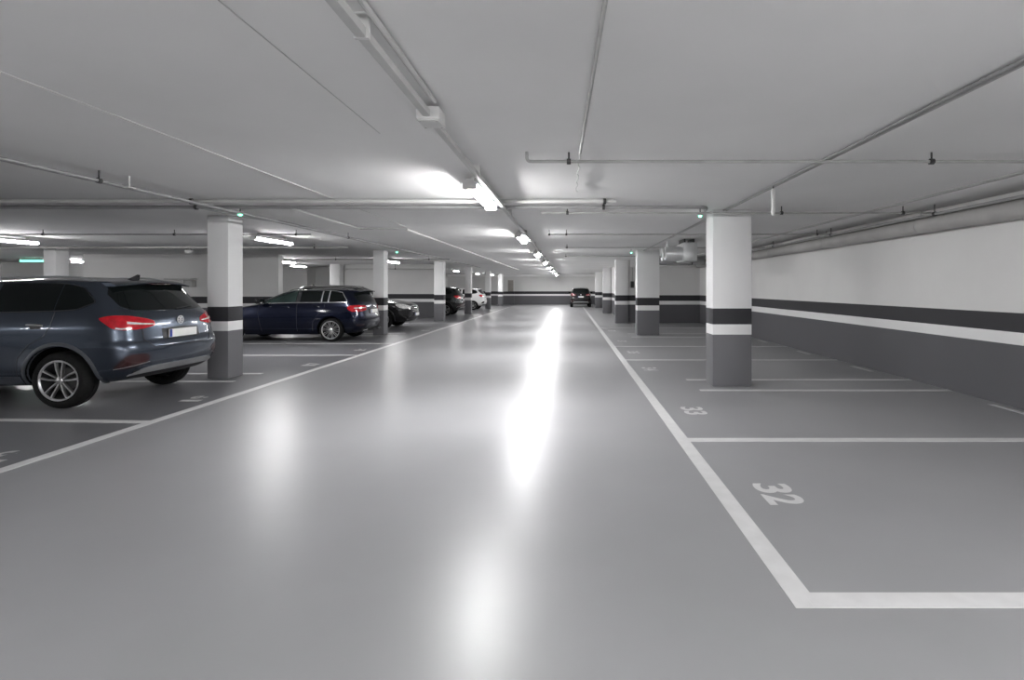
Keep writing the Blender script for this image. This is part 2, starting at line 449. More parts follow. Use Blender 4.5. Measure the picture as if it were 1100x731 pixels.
rd = thing('ventilation_duct', 'long round grey duct along the top of the right wall', 'duct', (5.44, -6, 2.455))
obj('duct', tube([(0,0,0), (0,28.3,0)], .122, 20), M['ductgrey'], rd)
for k in range(9):
    obj('duct_clamp', move(lathe([(.122,-.02),(.127,-.02),(.127,.02),(.122,.02)], 20, 'Y', True), (0, 2.2+k*3.0, 0)), M['ductgrey'], rd)
    obj('duct_hanger', tube([(0,2.2+k*3.0,.125), (0,2.2+k*3.0,.244)], .008, 6), M['pipe_grey'], rd)
# trunking with lamps
t = thing('cable_trunking', 'white cable trunking carrying the row of aisle lamps', 'trunking', (-.90, 1.2, H), 0)
obj('channel', box(-.022, .022, 0, 46.2, -.112, -.072), M['conduit'], t, smooth=False)
for k in range(16):
    obj('bracket', box(-.032, .032, 1.1+k*2.9, 1.12+k*2.9, -.115, -.001), M['plastic'], t, smooth=False)
o = obj('conduit', tube([(-.845, .6, 2.672), (-.845, 3.33, 2.672)], .015, 10), M['conduit'])
tag(o, 'short conduit beside the trunking, ending at the square junction box', 'conduit', gm)
o = obj('conduit', tube([(-.965, .6, 2.678), (-.965, 3.33, 2.678)], .012, 10), M['conduit'])
tag(o, 'thin pale conduit on the left of the trunking before the junction box', 'conduit', gm)
jb = thing('junction_box', 'white square junction box at the end of the near conduit', 'junction box', (-.895, 3.45, H))
obj('box', box(-.075, .075, -.09, .09, -.128, -.047, .008), M['plastic'], jb)
obj('lid', box(-.068, .068, -.083, .083, -.136, -.126, .004), M['plastic'], jb)
for sx in (-.055, .055):
    for sy in (-.07, .07):
        obj('screw', move(lathe([(0, -.140), (.008, -.140), (.008, -.134)], 10, 'Z'), (sx, sy, 0)), M['pipe'], jb)
o = obj('conduit', tube([(.165, .8, 2.683), (.15, 2.2, 2.683), (.10, 4.66, 2.683)], .011, 8), M['pipe'])
tag(o, 'thin conduit running from the top of the picture to the nearest cross pipe', 'conduit', gm)
o = obj('cable', tube([(.095+.012*math.sin(i*1.9), 4.7+i*.13, 2.68+.006*math.cos(i*1.7)) for i in range(15)], .006, 6), M['conduit'])
tag(o, 'loose white cable continuing from the thin conduit towards the thick pipe', 'cable', gm)
for k, x in enumerate((2.35, 2.395)):
    V = join(tube([(x, .8, 2.68), (x, 8.06, 2.68)], .012, 8), tube([(x, 8.48, 2.68), (x, 16.74, 2.68)], .012, 8))
    o = obj('conduit', V, M['pipe'] if k else M['pipe_grey'])
    tag(o, ('darker left' if k == 0 else 'lighter right') + ' conduit of the pair passing over the right columns', 'conduit', gm)
pipe('conduit', 'grey conduit above the left lane line with a dark clamp', 'conduit', [(-4.78, 2.2, 2.592), (-4.78, 16.5, 2.592)], .016, M['pipe_grey'], [(-4.78, 5.4, 2.592), (-4.78, 11.5, 2.592)], gm)
o = obj('conduit', tube([(-4.86, 2.2, 2.597), (-4.86, 16.5, 2.597)], .012, 8), M['pipe_grey'])
tag(o, 'thinner grey conduit just left of the clamped one on the left', 'conduit', gm)
hg = thing('ceiling_hanger', 'small rod with a foot plate hanging near the left conduit', 'hanger', (-4.72, 5.7, H))
obj('rod', tube([(0,0,0), (0,0,-.12)], .009, 8), M['plastic'], hg)
obj('plate', box(-.05, .05, -.03, .03, -.132, -.12, .003), M['plastic'], hg)
o = obj('wire', tube([(-3.13, 1.2, 2.6945), (-3.15, 6.4, 2.6945), (-3.18, 10.35, 2.6945)], .0045, 6), M['conduit'])
tag(o, 'thin wire stapled along the ceiling on the left of the aisle', 'wire', gm)
o = obj('wire', tube([(-1.45, 1.2, 2.694), (-1.46, 4.1, 2.694)], .003, 6), M['conduit'])
tag(o, 'faint thin wire on the ceiling left of the trunking', 'wire', gm)
pts = [(-4.05, 7.62, 2.66), (-4.08, 10.35, 2.66), (-3.2, 10.5, 2.66), (-3.22, 34, 2.66)]
o = obj('conduit', tube(pts, .019, 8), M['conduit'])
tag(o, 'white conduit that jogs sideways above the aisle on the left', 'conduit', gm)
o = obj('conduit', tube([(-5.3, 7.6, 2.655), (-5.3, 8.6, 2.655), (-5.0, 9.2, 2.655), (-5.0, 30, 2.655)], .018, 8), M['pipe_grey'])
tag(o, 'dark conduit running past the tops of the left columns', 'conduit', gm)

# white hanging drop tube
dt = thing('drop_tube', 'white tube hanging from the conduit right of the nearest right column', 'tube', (2.37, 6.15, H))
obj('stem', tube([(0,0,0), (0,0,-.05)], .01, 8), M['darkmetal'], dt)
obj('tube', lathe([(0,-.05),(.020,-.05),(.022,-.06),(.022,-.34),(.016,-.362),(0,-.366)], 16, 'Z'), M['plastic'], dt)

# green bay indicators
def indicator(x, y, lb, big=1.0):
    t = thing('bay_indicator', lb, 'indicator', (x, y, H), 0, 'green bay indicators')
    obj('stem', tube([(0,0,0), (0,0,-.075)], .008, 8), M['darkmetal'], t)
    obj('base', lathe([(0,-.07),(.034*big,-.07),(.036*big,-.09),(.030*big,-.105),(0,-.105)], 16, 'Z'), M['plastic'], t)
    obj('light', lathe([(.028*big,-.105),(.026*big,-.118),(.016*big,-.130),(0,-.134)], 16, 'Z'), M['green'], t)
indicator(-4.86, 7.85, 'green light at the top of the nearest left column', 1.2)
indicator(1.985, 8.02, 'green light beside the top of the nearest right column')
indicator(1.93, 16.4, 'green light beside the top of the second right column')
indicator(-5.25, 16.2, 'green light right of the second left column')

# jet fan on the right
fan = thing('jet_fan', 'grey ventilation fan hanging from the ceiling behind the second right column', 'fan', (2.72, 13.0, H))
obj('silencer', move(lathe([(.10,-.42),(.155,-.42),(.165,-.40),(.165,-.02),(.17,.0)], 28, 'X'), (.05,0,-.36)), M['steel'], fan)
obj('silencer', move(lathe([(.10,-.42),(.155,-.42),(.165,-.40),(.165,-.02),(.17,.0)], 28, 'X'), (.05,.42,-.36)), M['steel'], fan)
obj('intake', move(lathe([(0,-.415),(.13,-.415),(.13,-.425),(.03,-.44),(0,-.44)], 24, 'X'), (.05,0,-.36)), M['darkmetal'], fan)
obj('housing', box(.04, .38, -.22, .64, -.56, -.10, .02), M['steel'], fan)
for sx in (.10, .32):
    obj('bracket', box(sx-.02, sx+.02, -.10, .50, -.11, -.005), M['darkmetal'], fan, smooth=False)
obj('hanger', join(tube([(-.28,.2,0), (-.28,.2,-.2)], .02, 8)), M['plastic'], fan)
dk = thing('ventilation_duct', 'dark flat duct under the ceiling behind the hanging fan', 'duct', (2.7, 20.6, H))
obj('duct', box(.1, 2.5, -.3, .3, -.30, -.06, .02), M['pipe_grey'], dk)
for sx in (.5, 2.0):
    obj('strap', box(sx, sx+.04, -.31, .31, -.31, 0), M['darkmetal'], dk, smooth=False)

# call point on the end wall
cp = thing('wall_call_box', 'dark box on the end wall between the second and third right columns', 'box', (2.70, 22.6, 1.64))
obj('box', box(-.065, .065, -.09, -.001, -.14, .14, .008), M['darkmetal'], cp)
obj('door', box(-.055, .055, -.098, -.088, -.06, .12, .004), M['blackplastic'], cp)
obj('conduit', tube([(0,-.03,.14), (0,-.03,.72)], .016, 8), M['pipe_grey'], cp)

# far door beyond the last left column
dr = obj('door_1', join(box(-5.56, -4.94, 47.93, 48.0, 0, 2.26)), M['wall'], smooth=False); dr['kind'] = 'structure'
lf = obj('door_leaf', box(-5.50, -5.0, 47.90, 47.95, 1.19, 2.20, .01), M['door_grey'], dr)

# left background: exit light, tube fitting, wall bracket, dome camera
ex = thing('emergency_light', 'long green emergency light on the bluish back wall at far left', 'light', (-21.25, 21.0, 2.58), 0)
obj('housing', box(-.45, .45, -.05, .05, .02, .10, .008), M['plastic'], ex)
obj('lens', box(-.43, .43, -.06, .055, -.05, .02, .01), M['greenlit'], ex)
for sx in (-.3, .3): obj('rod', tube([(sx,0,.1), (sx,0,.119)], .01, 6), M['darkmetal'], ex)
tf = thing('batten_light', 'white batten light beyond the column over the blue-grey SUV', 'light', (-20.5, 22.2, 2.62), 0)
obj('housing', box(-.30, .30, -.05, .05, 0, .079, .008), M['plastic'], tf)
obj('diffuser', box(-.28, .28, -.045, .045, -.06, 0, .012), M['lamp'], tf)
wb = thing('wall_bracket', 'pale wall bracket with a small box, above the SUV rear window', 'bracket', (-13.75, 19.0, 1.55), 0)
obj('shelf', box(-.55, .45, -.28, -.001, .24, .30, .01), M['conduit'], wb)
obj('bracket_arm', box(.10, .14, -.26, -.001, .06, .24), M['plastic'], wb, smooth=False)
obj('box', box(.16, .42, -.24, -.001, -.02, .22, .015), M['pipe'], wb)
dc = thing('dome_camera', 'small white dome camera on the ceiling left of the nearest left column', 'camera', (-10.9, 15.2, H))
obj('mount', tube([(0,0,0), (0,0,-.10)], .03, 12), M['plastic'], dc)
obj('dome', lathe([(0,-.10),(.07,-.10),(.095,-.13),(.09,-.18),(.06,-.215),(0,-.23)], 20, 'Z'), M['plastic'], dc)

# ------------------------------------------------------------------ cars
def lerp_tab(tab, x):
    if not isinstance(tab, (list, tuple)): return tab
    if x <= tab[0][0]: return tab[0][1]
    for (a, va), (b, vb) in zip(tab, tab[1:]):
        if x <= b: return va + (vb-va)*(x-a)/(b-a)
    return tab[-1][1]

def smooth_tab(rows, u):
    """rows: list of tuples, first entry the key; smooth (hermite) interpolation of the others"""
    n = len(rows)
    if u <= rows[0][0]: return rows[0][1:]
    if u >= rows[-1][0]: return rows[-1][1:]
    for i in range(n-1):
        if u <= rows[i+1][0]: break
    a, b = rows[i], rows[i+1]; h = b[0]-a[0]; t = (u-a[0])/h
    out = []
    for k in range(1, len(a)):
        d = (b[k]-a[k])/h
        def slope(j):
            if j == 0 or j == n-1: return None
            d0 = (rows[j][k]-rows[j-1][k])/(rows[j][0]-rows[j-1][0]); d1 = (rows[j+1][k]-rows[j][k])/(rows[j+1][0]-rows[j][0])
            return 0 if d0*d1 <= 0 else 2*d0*d1/(d0+d1)
        m0 = slope(i); m1 = slope(i+1)
        m0 = d if m0 is None else m0; m1 = d if m1 is None else m1
        out.append(a[k]*(2*t**3-3*t*t+1) + b[k]*(-2*t**3+3*t*t) + m0*h*(t**3-2*t*t+t) + m1*h*(t**3-t*t))
    return tuple(out)

NS = 9
def build_cage(levels, crown):
    rings = []
    for L in levels:
        W, xr, xf = L['W'], L['xr'], L['xf']
        br, bf, rr, rf = L.get('br', .05), L.get('bf', .10), L.get('rr', .16), L.get('rf', .22)
        tr, tf = L.get('tr', .05), L.get('tf', .07)
        mid = (xr+xf)/2; hl = (xf-xr)/2
        def w(x):
            s = (x-mid)/hl
            return W*(1 - (tr if s < 0 else tf)*abs(s)**3)
        pts = []
        Wr, Wf = w(xr+br+rr), w(xf-bf-rf)
        for t in (0, .5, 1): pts.append((xr+br*t*t, (Wr-rr*.8)*t))
        xa, xb = xr+br+rr, xf-bf-rf
        pts.append((xa, Wr))
        for i in range(NS):
            x = xa+(xb-xa)*(i+1)/(NS+1); pts.append((x, w(x)))
        pts.append((xb, Wf))
        for t in (1, .5, 0): pts.append((xf-bf*t*t, (Wf-rf*.8)*t))
        rings.append([(x, y, lerp_tab(L['z'], x)) for x, y in pts])
    V, idx, F = [], {}, []
    def vid(p):
        k = (round(p[0], 5), round(p[1], 5), round(p[2], 5))
        if k not in idx: idx[k] = len(V); V.append(k)
        return idx[k]
    def both(q):
        F.append([vid(p) for p in q]); F.append([vid((p[0], -p[1], p[2])) for p in q][::-1])
    for a, b in zip(rings, rings[1:]):
        for i in range(len(a)-1): both((a[i], a[i+1], b[i+1], b[i]))
    def fill(ring, crown, flip):
        n = len(ring); rear = ring[:3]; front = ring[-3:][::-1]; side = ring[3:-3]
        Gd = []
        for k, s in enumerate(side):
            u = k/(len(side)-1); row = []
            for j in range(3):
                f = (rear[j][1]/max(1e-6, side[0][1]))*(1-u) + (front[j][1]/max(1e-6, side[-1][1]))*u
                xo = 0
                row.append((s[0]+xo, s[1]*f, s[2]+crown*(1-f*f)*math.sin(PI*min(1, max(0, .12+.82*u)))))
            row.append(s); Gd.append(row)
        # ends follow crown softly
        def q(*p): both(p if not flip else p[::-1])
        q(rear[0], rear[1], Gd[0][1], Gd[0][0]); q(rear[1], rear[2], Gd[0][2], Gd[0][1]); q(rear[2], Gd[0][3], Gd[0][2])
        for k in range(len(Gd)-1):
            for j in range(3): q(Gd[k][j], Gd[k][j+1], Gd[k+1][j+1], Gd[k+1][j])
        e = Gd[-1]
        q(e[0], e[1], front[1], front[0]); q(e[1], e[2], front[2], front[1]); q(e[2], e[3], front[2])
    fill(rings[-1], crown, False); fill(rings[0], 0, True)
    return V, F, rings

class Car:
    def __init__(s, name, label, loc, rz, levels, crown, paintm, scale=(1,1,1), R_=.35, axles=(.93, 3.62), track=.80, arch=.42, archz=None, sub=3, creases=None):
        s.root = thing(name, label, 'car', loc, rz)
        s.sc = scale; s.paint = paintm
        V, F, rings = build_cage(levels, crown)
        me = bpy.data.meshes.new('cage'); me.from_pydata(V, [], F)
        bm = bmesh.new(); bm.from_mesh(me)
        bmesh.ops.recalc_face_normals(bm, faces=bm.faces)
        cr = bm.edges.layers.float.get('crease_edge') or bm.edges.layers.float.new('crease_edge')
        for li, c in (creases or {}).items():
            ks = set()
            for p in rings[li]:
                ks.add((round(p[0],4), round(abs(p[1]),4), round(p[2],4)))
            for e in bm.edges:
                if all((round(v.co.x,4), round(abs(v.co.y),4), round(v.co.z,4)) in ks for v in e.verts): e[cr] = c
        bm.to_mesh(me); bm.free()
        tmp = bpy.data.objects.new('cage', me); COL.objects.link(tmp)
        sb = tmp.modifiers.new('s', 'SUBSURF'); sb.levels = sub; sb.render_levels = sub
        dg = bpy.context.evaluated_depsgraph_get(); dg.update()
        em = bpy.data.meshes.new_from_object(tmp.evaluated_get(dg))
        s.bvh = BVHTree.FromPolygons([v.co.copy() for v in em.vertices], [tuple(p.vertices) for p in em.polygons])
        # wheel arches
        em.materials.clear(); em.materials.append(paintm); em.materials.append(M['well'])
        body = bpy.data.objects.new('body', em); COL.objects.link(body)
        cutters = []
        az = R_ if archz is None else archz
        for ax in axles:
            for sd in (-1, 1):
                n = 40; cv = []; yo, yi = sd*1.3, sd*.52
                for y in (yi, yo):
                    for k in range(n):
                        a = 2*PI*k/n; cv.append((ax+arch/scale[0]*math.cos(a), y, (az+arch*math.sin(a))/scale[2]))
                cf = [tuple(range(n)), tuple(range(2*n-1, n-1, -1))] + [(k, n+k, n+(k+1)%n, (k+1)%n) for k in range(n)]
                cm = bpy.data.meshes.new('cut'); cm.from_pydata(cv, [], cf)
                b2 = bmesh.new(); b2.from_mesh(cm); bmesh.ops.recalc_face_normals(b2, faces=b2.faces); b2.to_mesh(cm); b2.free()
                cm.materials.append(paintm); cm.materials.append(M['well'])
                for p in cm.polygons: p.material_index = 1
                co = bpy.data.objects.new('cut', cm); COL.objects.link(co); cutters.append(co)
                bo = body.modifiers.new('b', 'BOOLEAN'); bo.object = co; bo.operation = 'DIFFERENCE'; bo.solver = 'EXACT'
        dg = bpy.context.evaluated_depsgraph_get(); dg.update()
        fm = bpy.data.meshes.new_from_object(body.evaluated_get(dg))
        body.modifiers.clear(); body.data = fm
        for c in cutters: bpy.data.objects.remove(c)
        bpy.data.objects.remove(tmp)
        for v in fm.vertices: v.co = (v.co.x*scale[0], v.co.y*scale[1], v.co.z*scale[2])
        for p in fm.polygons: p.use_smooth = True
        fm.set_sharp_from_angle(angle=R(38))
        body.parent = s.root; body.name = 'body'; s.body = body
        s.axles, s.track, s.R_, s.arch, s.az = axles, track, R_, arch, az
    def part(s, name, vf, m, parent=None, label=None, smooth=True, angle=40):
        V = [(v[0]*s.sc[0], v[1]*s.sc[1], v[2]*s.sc[2]) for v in vf[0]]
        o = obj(name, (V, vf[1]), m, parent or s.root, smooth, angle)
        if label: o['label'] = label
        return o
    def hit(s, o, d, off):
        o, d = Vector(o), Vector(d).normalized()
        h = s.bvh.ray_cast(o, d, 12)
        if h[0] is None: return None
        n = h[1] if h[1].dot(d) < 0 else -h[1]
        return h[0] + n*off
    # rays
    def side(s, sd, off):
        return lambda x, z: s.hit((x, sd*3, z), (0, -sd, 0), off)
    def rear(s, off): return lambda y, z: s.hit((-3, y, z), (1, 0, 0), off)
    def front(s, off): return lambda y, z: s.hit((8, y, z), (-1, 0, 0), off)
    def corner(s, sd, off, cx, cy, end):   # end -1 rear, 1 front
        def f(th, z):
            d = Vector((end*math.cos(R(th)), sd*math.sin(R(th)), 0)); c = Vector((cx, sd*cy, z))
            return s.hit(c+d*4, -d, off)
        return f
    def patch(s, ray, rows, nu=16, nv=6, thick=.012, straight=False):
        """rows: (u, lo, hi) outline; surface patch lying on the body with a rim reaching into it"""
        grid = []
        for i in range(nu+1):
            u = rows[0][0] + (rows[-1][0]-rows[0][0])*i/nu
            lo, hi = (lerp_tab([(r[0], r[1]) for r in rows], u), lerp_tab([(r[0], r[2]) for r in rows], u)) if straight else smooth_tab(rows, u)
            col = []
            for j in range(nv+1):
                p = ray(u, lo+(hi-lo)*j/nv)
                if p is None and col: p = col[-1].copy()
                if p is None and grid: p = grid[-1][j].copy()
                if p is None: p = Vector((0,0,lo))
                col.append(p)
            grid.append(col)
        V = [p for c in grid for p in c]; m = nv+1
        F = [(i*m+j, (i+1)*m+j, (i+1)*m+j+1, i*m+j+1) for i in range(nu) for j in range(nv)]
        loop = [i*m for i in range(nu+1)] + [nu*m+j for j in range(1, nv+1)] + [i*m+nv for i in range(nu-1, -1, -1)] + [j for j in range(nv-1, 0, -1)]
        cen = Vector((2.3, 0, .7)); b = len(V)
        V = V + [V[i] + (Vector((V[i].x*.6+cen.x*.4, 0, cen.z))-V[i]).normalized()*thick for i in loop]
        L = len(loop)
        F += [(loop[k], loop[(k+1) % L], b+(k+1) % L, b+k) for k in range(L)]
        return V, F
    def line(s, ray, pts, r=.004, step=.03, n=6):
        out = []
        for (a, b) in zip(pts, pts[1:]):
            d = math.hypot((b[0]-a[0])*(.01 if abs(a[0]) > 8 or abs(b[0]) > 8 else 1), b[1]-a[1]); k = max(1, int(d/step))
            for i in range(k): out.append((a[0]+(b[0]-a[0])*i/k, a[1]+(b[1]-a[1])*i/k))
        out.append(pts[-1])
        P = [ray(*q) for q in out]; P = [p for p in P if p is not None]
        Q = [P[0]]
        for p in P[1:]:
            if (p-Q[-1]).length > 1e-4: Q.append(p)
        return tube(Q, r, n)
    def outline(s, rows):
        n = 14; lo, hi = [], []
        for i in range(n+1):
            u = rows[0][0]+(rows[-1][0]-rows[0][0])*i/n
            a, b = smooth_tab(rows, u); lo.append((u, a)); hi.append((u, b))
        return lo + hi[::-1] + [lo[0]]
    def wheels(s, style, rim_r, width=.225):
        Rr = s.R_; w = width/2
        tyre = lathe([(rim_r, -w+.02), (rim_r+.012, -w+.004), (rim_r+(Rr-rim_r)*.5, -w-.006), (Rr-.025, -w+.006), (Rr-.006, -w+.03), (Rr, -w+.06), (Rr, -.012), (Rr-.008, -.010), (Rr-.008, .010), (Rr, .012), (Rr, w-.06), (Rr-.006, w-.03),
                      (Rr-.025, w-.006), (rim_r+(Rr-rim_r)*.5, w+.006), (rim_r+.012, w-.004), (rim_r, w-.02)], 48, 'Y', True)
        barrel = lathe([(rim_r+.004, w-.004), (rim_r-.008, w-.008), (rim_r-.02, w-.05), (rim_r-.03, -w+.03), (.07, -w+.10), (0, -w+.10)], 40, 'Y')
        lip = lathe([(rim_r+.010, w-.012), (rim_r+.010, w+.000), (rim_r-.004, w+.001), (rim_r-.016, w-.012)], 48, 'Y', True)
        parts = [lip]
        def spoke(a0, a1, r0, r1, w0, w1, y0, y1):
            V = []
            for (a, r, ww, y) in ((a0, r0, w0, y0), ((a0+a1)/2, (r0+r1)/2, (w0+w1)/2*.9, (y0+y1)/2+.006), (a1, r1, w1, y1)):
                c, si = math.cos(a), math.sin(a); tx, tz = -si, c
                for (k, dy) in ((-1, -.022), (-.55, 0), (.55, 0), (1, -.022), (.7, -.035), (-.7, -.035)):
                    V.append((r*c+tx*ww*k, y+dy, r*si+tz*ww*k))
            F = []
            for b in (0, 6):
                for k in range(6): F.append((b+k, b+(k+1)%6, b+6+(k+1)%6, b+6+k))
            F += [tuple(range(6)), tuple(range(17, 11, -1))]
            return V, F
        if style == 'double5':
            for k in range(5):
                a = 2*PI*k/5+.32
                for sg in (-1, 1):
                    parts.append(spoke(a+sg*.30, a+sg*.20, .045, rim_r-.006, .014, .017, w-.022, w-.008))
        elif style == 'multi10':
            for k in range(10):
                a = 2*PI*k/10+.1
                for sg in (-1, 1): parts.append(spoke(a+sg*.16, a+sg*.10, .05, rim_r-.006, .006, .0075, w-.022, w-.006))
        else:
            for k in range(5):
                parts.append(spoke(2*PI*k/5+.3, 2*PI*k/5+.3, .03, rim_r-.006, .030, .022, w-.02, w-.008))
        hub = lathe([(0, w-.006), (.022, w-.006), (.028, w-.010), (.045, w-.018), (.048, w-.05), (0, w-.05)], 24, 'Y')
        parts.append(hub)
        rimv = join(*parts)
        disc = lathe([(0, -.01), (rim_r*.62, -.01), (rim_r*.62, .005), (0, .005)], 28, 'Y')
        for ax in s.axles:
            for sd in (1, -1):
                rot = Matrix() if sd == 1 else Matrix.Rotation(PI, 4, 'Z')
                wo = obj('wheel', tyre, M['tyre'], s.root, True, 40)
                wo.location = (ax*s.sc[0], sd*(s.track), Rr); wo.rotation_euler = (0, 0, 0 if sd == 1 else PI)
                obj('rim', rimv, M['alloy'], wo, True, 35)
                obj('rim_barrel', barrel, M['alloy_dark'], wo)
                obj('brake_disc', disc, M['darkmetal'], wo)
    def flare(s, sd, ax, r0, r1, z0, m, out=.012):
        """wheel arch lip: swept quad strip lying on the body round the arch"""
        ray = s.side(sd, out); P = []
        n = 26
        for i in range(n+1):
            a = R(-12) + (PI+R(24))*i/n
            ring = []
            for k, rr in enumerate((r0, r0+.012, (r0+r1)/2, r1)):
                x = ax + rr/s.sc[0]*math.cos(a); z = (s.az + rr*math.sin(a))/s.sc[2]
                z = max(z, z0)
                p = ray(x, z)
                if p is None: p = Vector((x, sd*.9, z))
                if k == 0: p = p - Vector((0, sd*.05, 0))
                if k == 3: p = p - Vector((0, sd*(out+.006), 0))
                ring.append(p)
            P.append(ring)
        V = [p for c in P for p in c]
        F = [(i*4+k, (i+1)*4+k, (i+1)*4+k+1, i*4+k+1) for i in range(n) for k in range(3)]
        return s.part('wheel_arch_trim', (V, F), m)
    def rail(s, sd, x0, x1, y0, m, zoff=.035):
        def top(x, y):
            h = s.bvh.ray_cast(Vector((x, y, 4)), Vector((0,0,-1)), 10); return h[0]
        pts = []
        n = 14
        for i in range(n+1):
            x = x0+(x1-x0)*i/n
            p = top(x, sd*y0); e = min(1, min(i, n-i)/1.5)
            pts.append(p + Vector((0, 0, -.01+(zoff+.01)*e)))
        return s.part('roof_rail', tube(pts, .014, 8), m)
    def mirror(s, sd, x, z, y, m):
        V = box(x-.06, x+.10, sd*(y+.03), sd*(y+.24), z, z+.15, .035, 3)
        o = s.part('wing_mirror', V, m)
        s.part('mirror_arm', box(x-.01, x+.07, sd*(y-.08), sd*(y+.06), z+.01, z+.05, .008), M['blackplastic'], o)
        s.part('mirror_glass', box(x-.066, x-.058, sd*(y+.05), sd*(y+.22), z+.02, z+.13), M['glass'], o)
    def plate(s, end, x, z, tilt=.0, band=None, w=.26, h=.055, y=0):
        o = s.part('number_plate', box(x-.008, x+.008, y-w, y+w, z-h, z+h, .003), M['plate'])
        # blue country strip at the reader's left
        sgn = 1 if end == -1 else -1
        yy = y + sgn*(w-.045)
        dx = .010 if end == 1 else -.010
        s.part('plate_strip', box(x+dx*.6, x+dx, yy-.001+sgn*.045, yy-sgn*.0+sgn*-.0, z-h+.004, z+h-.004), M['plateblue'], o, smooth=False)
        s.part('plate_frame', join(box(x-.006, x+.004, y-w-.012, y+w+.012, z-h-.012, z-h), box(x-.006, x+.004, y-w-.012, y+w+.012, z+h, z+h+.01)), M['blackplastic'], o, smooth=False)

def suv_levels():
    return [
        dict(W=.82, xr=.20, xf=4.50, z=[(0,.36),(.5,.29),(1.5,.27),(3.6,.27),(4.5,.26)], br=.08),
        dict(W=.92, xr=.06, xf=4.62, z=[(0,.43),(.5,.40),(4,.38),(4.6,.40)], br=.08, bf=.16),
        dict(W=.945, xr=.0, xf=4.66, z=[(0,.58),(4.6,.57)], br=.08, bf=.18),
        dict(W=.952, xr=.0, xf=4.66, z=[(0,.75),(4.6,.72)], br=.08, bf=.18),
        dict(W=.948, xr=.055, xf=4.63, z=[(0,.83),(4.6,.82)], br=.08, bf=.18),
        dict(W=.940, xr=.085, xf=4.52, z=[(0,1.00),(1,1.00),(3.5,.97),(4.5,.93)], br=.08, bf=.20),
        dict(W=.915, xr=.11, xf=4.1, z=[(0,1.11),(3.4,1.06),(4.1,1.02)], br=.08, bf=.2),
        dict(W=.885, xr=.16, xf=3.55, z=[(0,1.19),(2,1.17),(3.5,1.11)], br=.10, bf=.2),
        dict(W=.805, xr=.33, xf=3.06, z=[(0,1.40),(3,1.36)], br=.10, bf=.2),
        dict(W=.70, xr=.47, xf=2.62, z=[(.5,1.58),(1.2,1.60),(2.6,1.57)], br=.06, bf=.16, rr=.12, rf=.15),
    ]
def wagon_levels():
    return [
        dict(W=.80, xr=.16, xf=4.48, z=[(0,.27),(.5,.22),(1.5,.20),(3.6,.19),(4.5,.19)], br=.10),
        dict(W=.885, xr=.05, xf=4.58, z=.33, br=.10, bf=.2),
        dict(W=.91, xr=.0, xf=4.63, z=.50, br=.10, bf=.24),
        dict(W=.915, xr=.01, xf=4.62, z=.66, br=.10, bf=.24),
        dict(W=.91, xr=.05, xf=4.56, z=[(0,.82),(4.5,.74)], br=.10, bf=.25),
        dict(W=.895, xr=.07, xf=4.1, z=[(0,.97),(3.4,.94),(4.1,.88)], br=.11, bf=.22),
        dict(W=.86, xr=.10, xf=3.32, z=[(0,1.09),(2,1.075),(3.4,1.03)], br=.12, bf=.2),
        dict(W=.775, xr=.21, xf=2.86, z=[(0,1.28),(2.8,1.26)], br=.12, bf=.2),
        dict(W=.665, xr=.31, xf=2.38, z=[(.3,1.425),(1.0,1.45),(2.3,1.43)], br=.06, bf=.16, rr=.12, rf=.15),
    ]

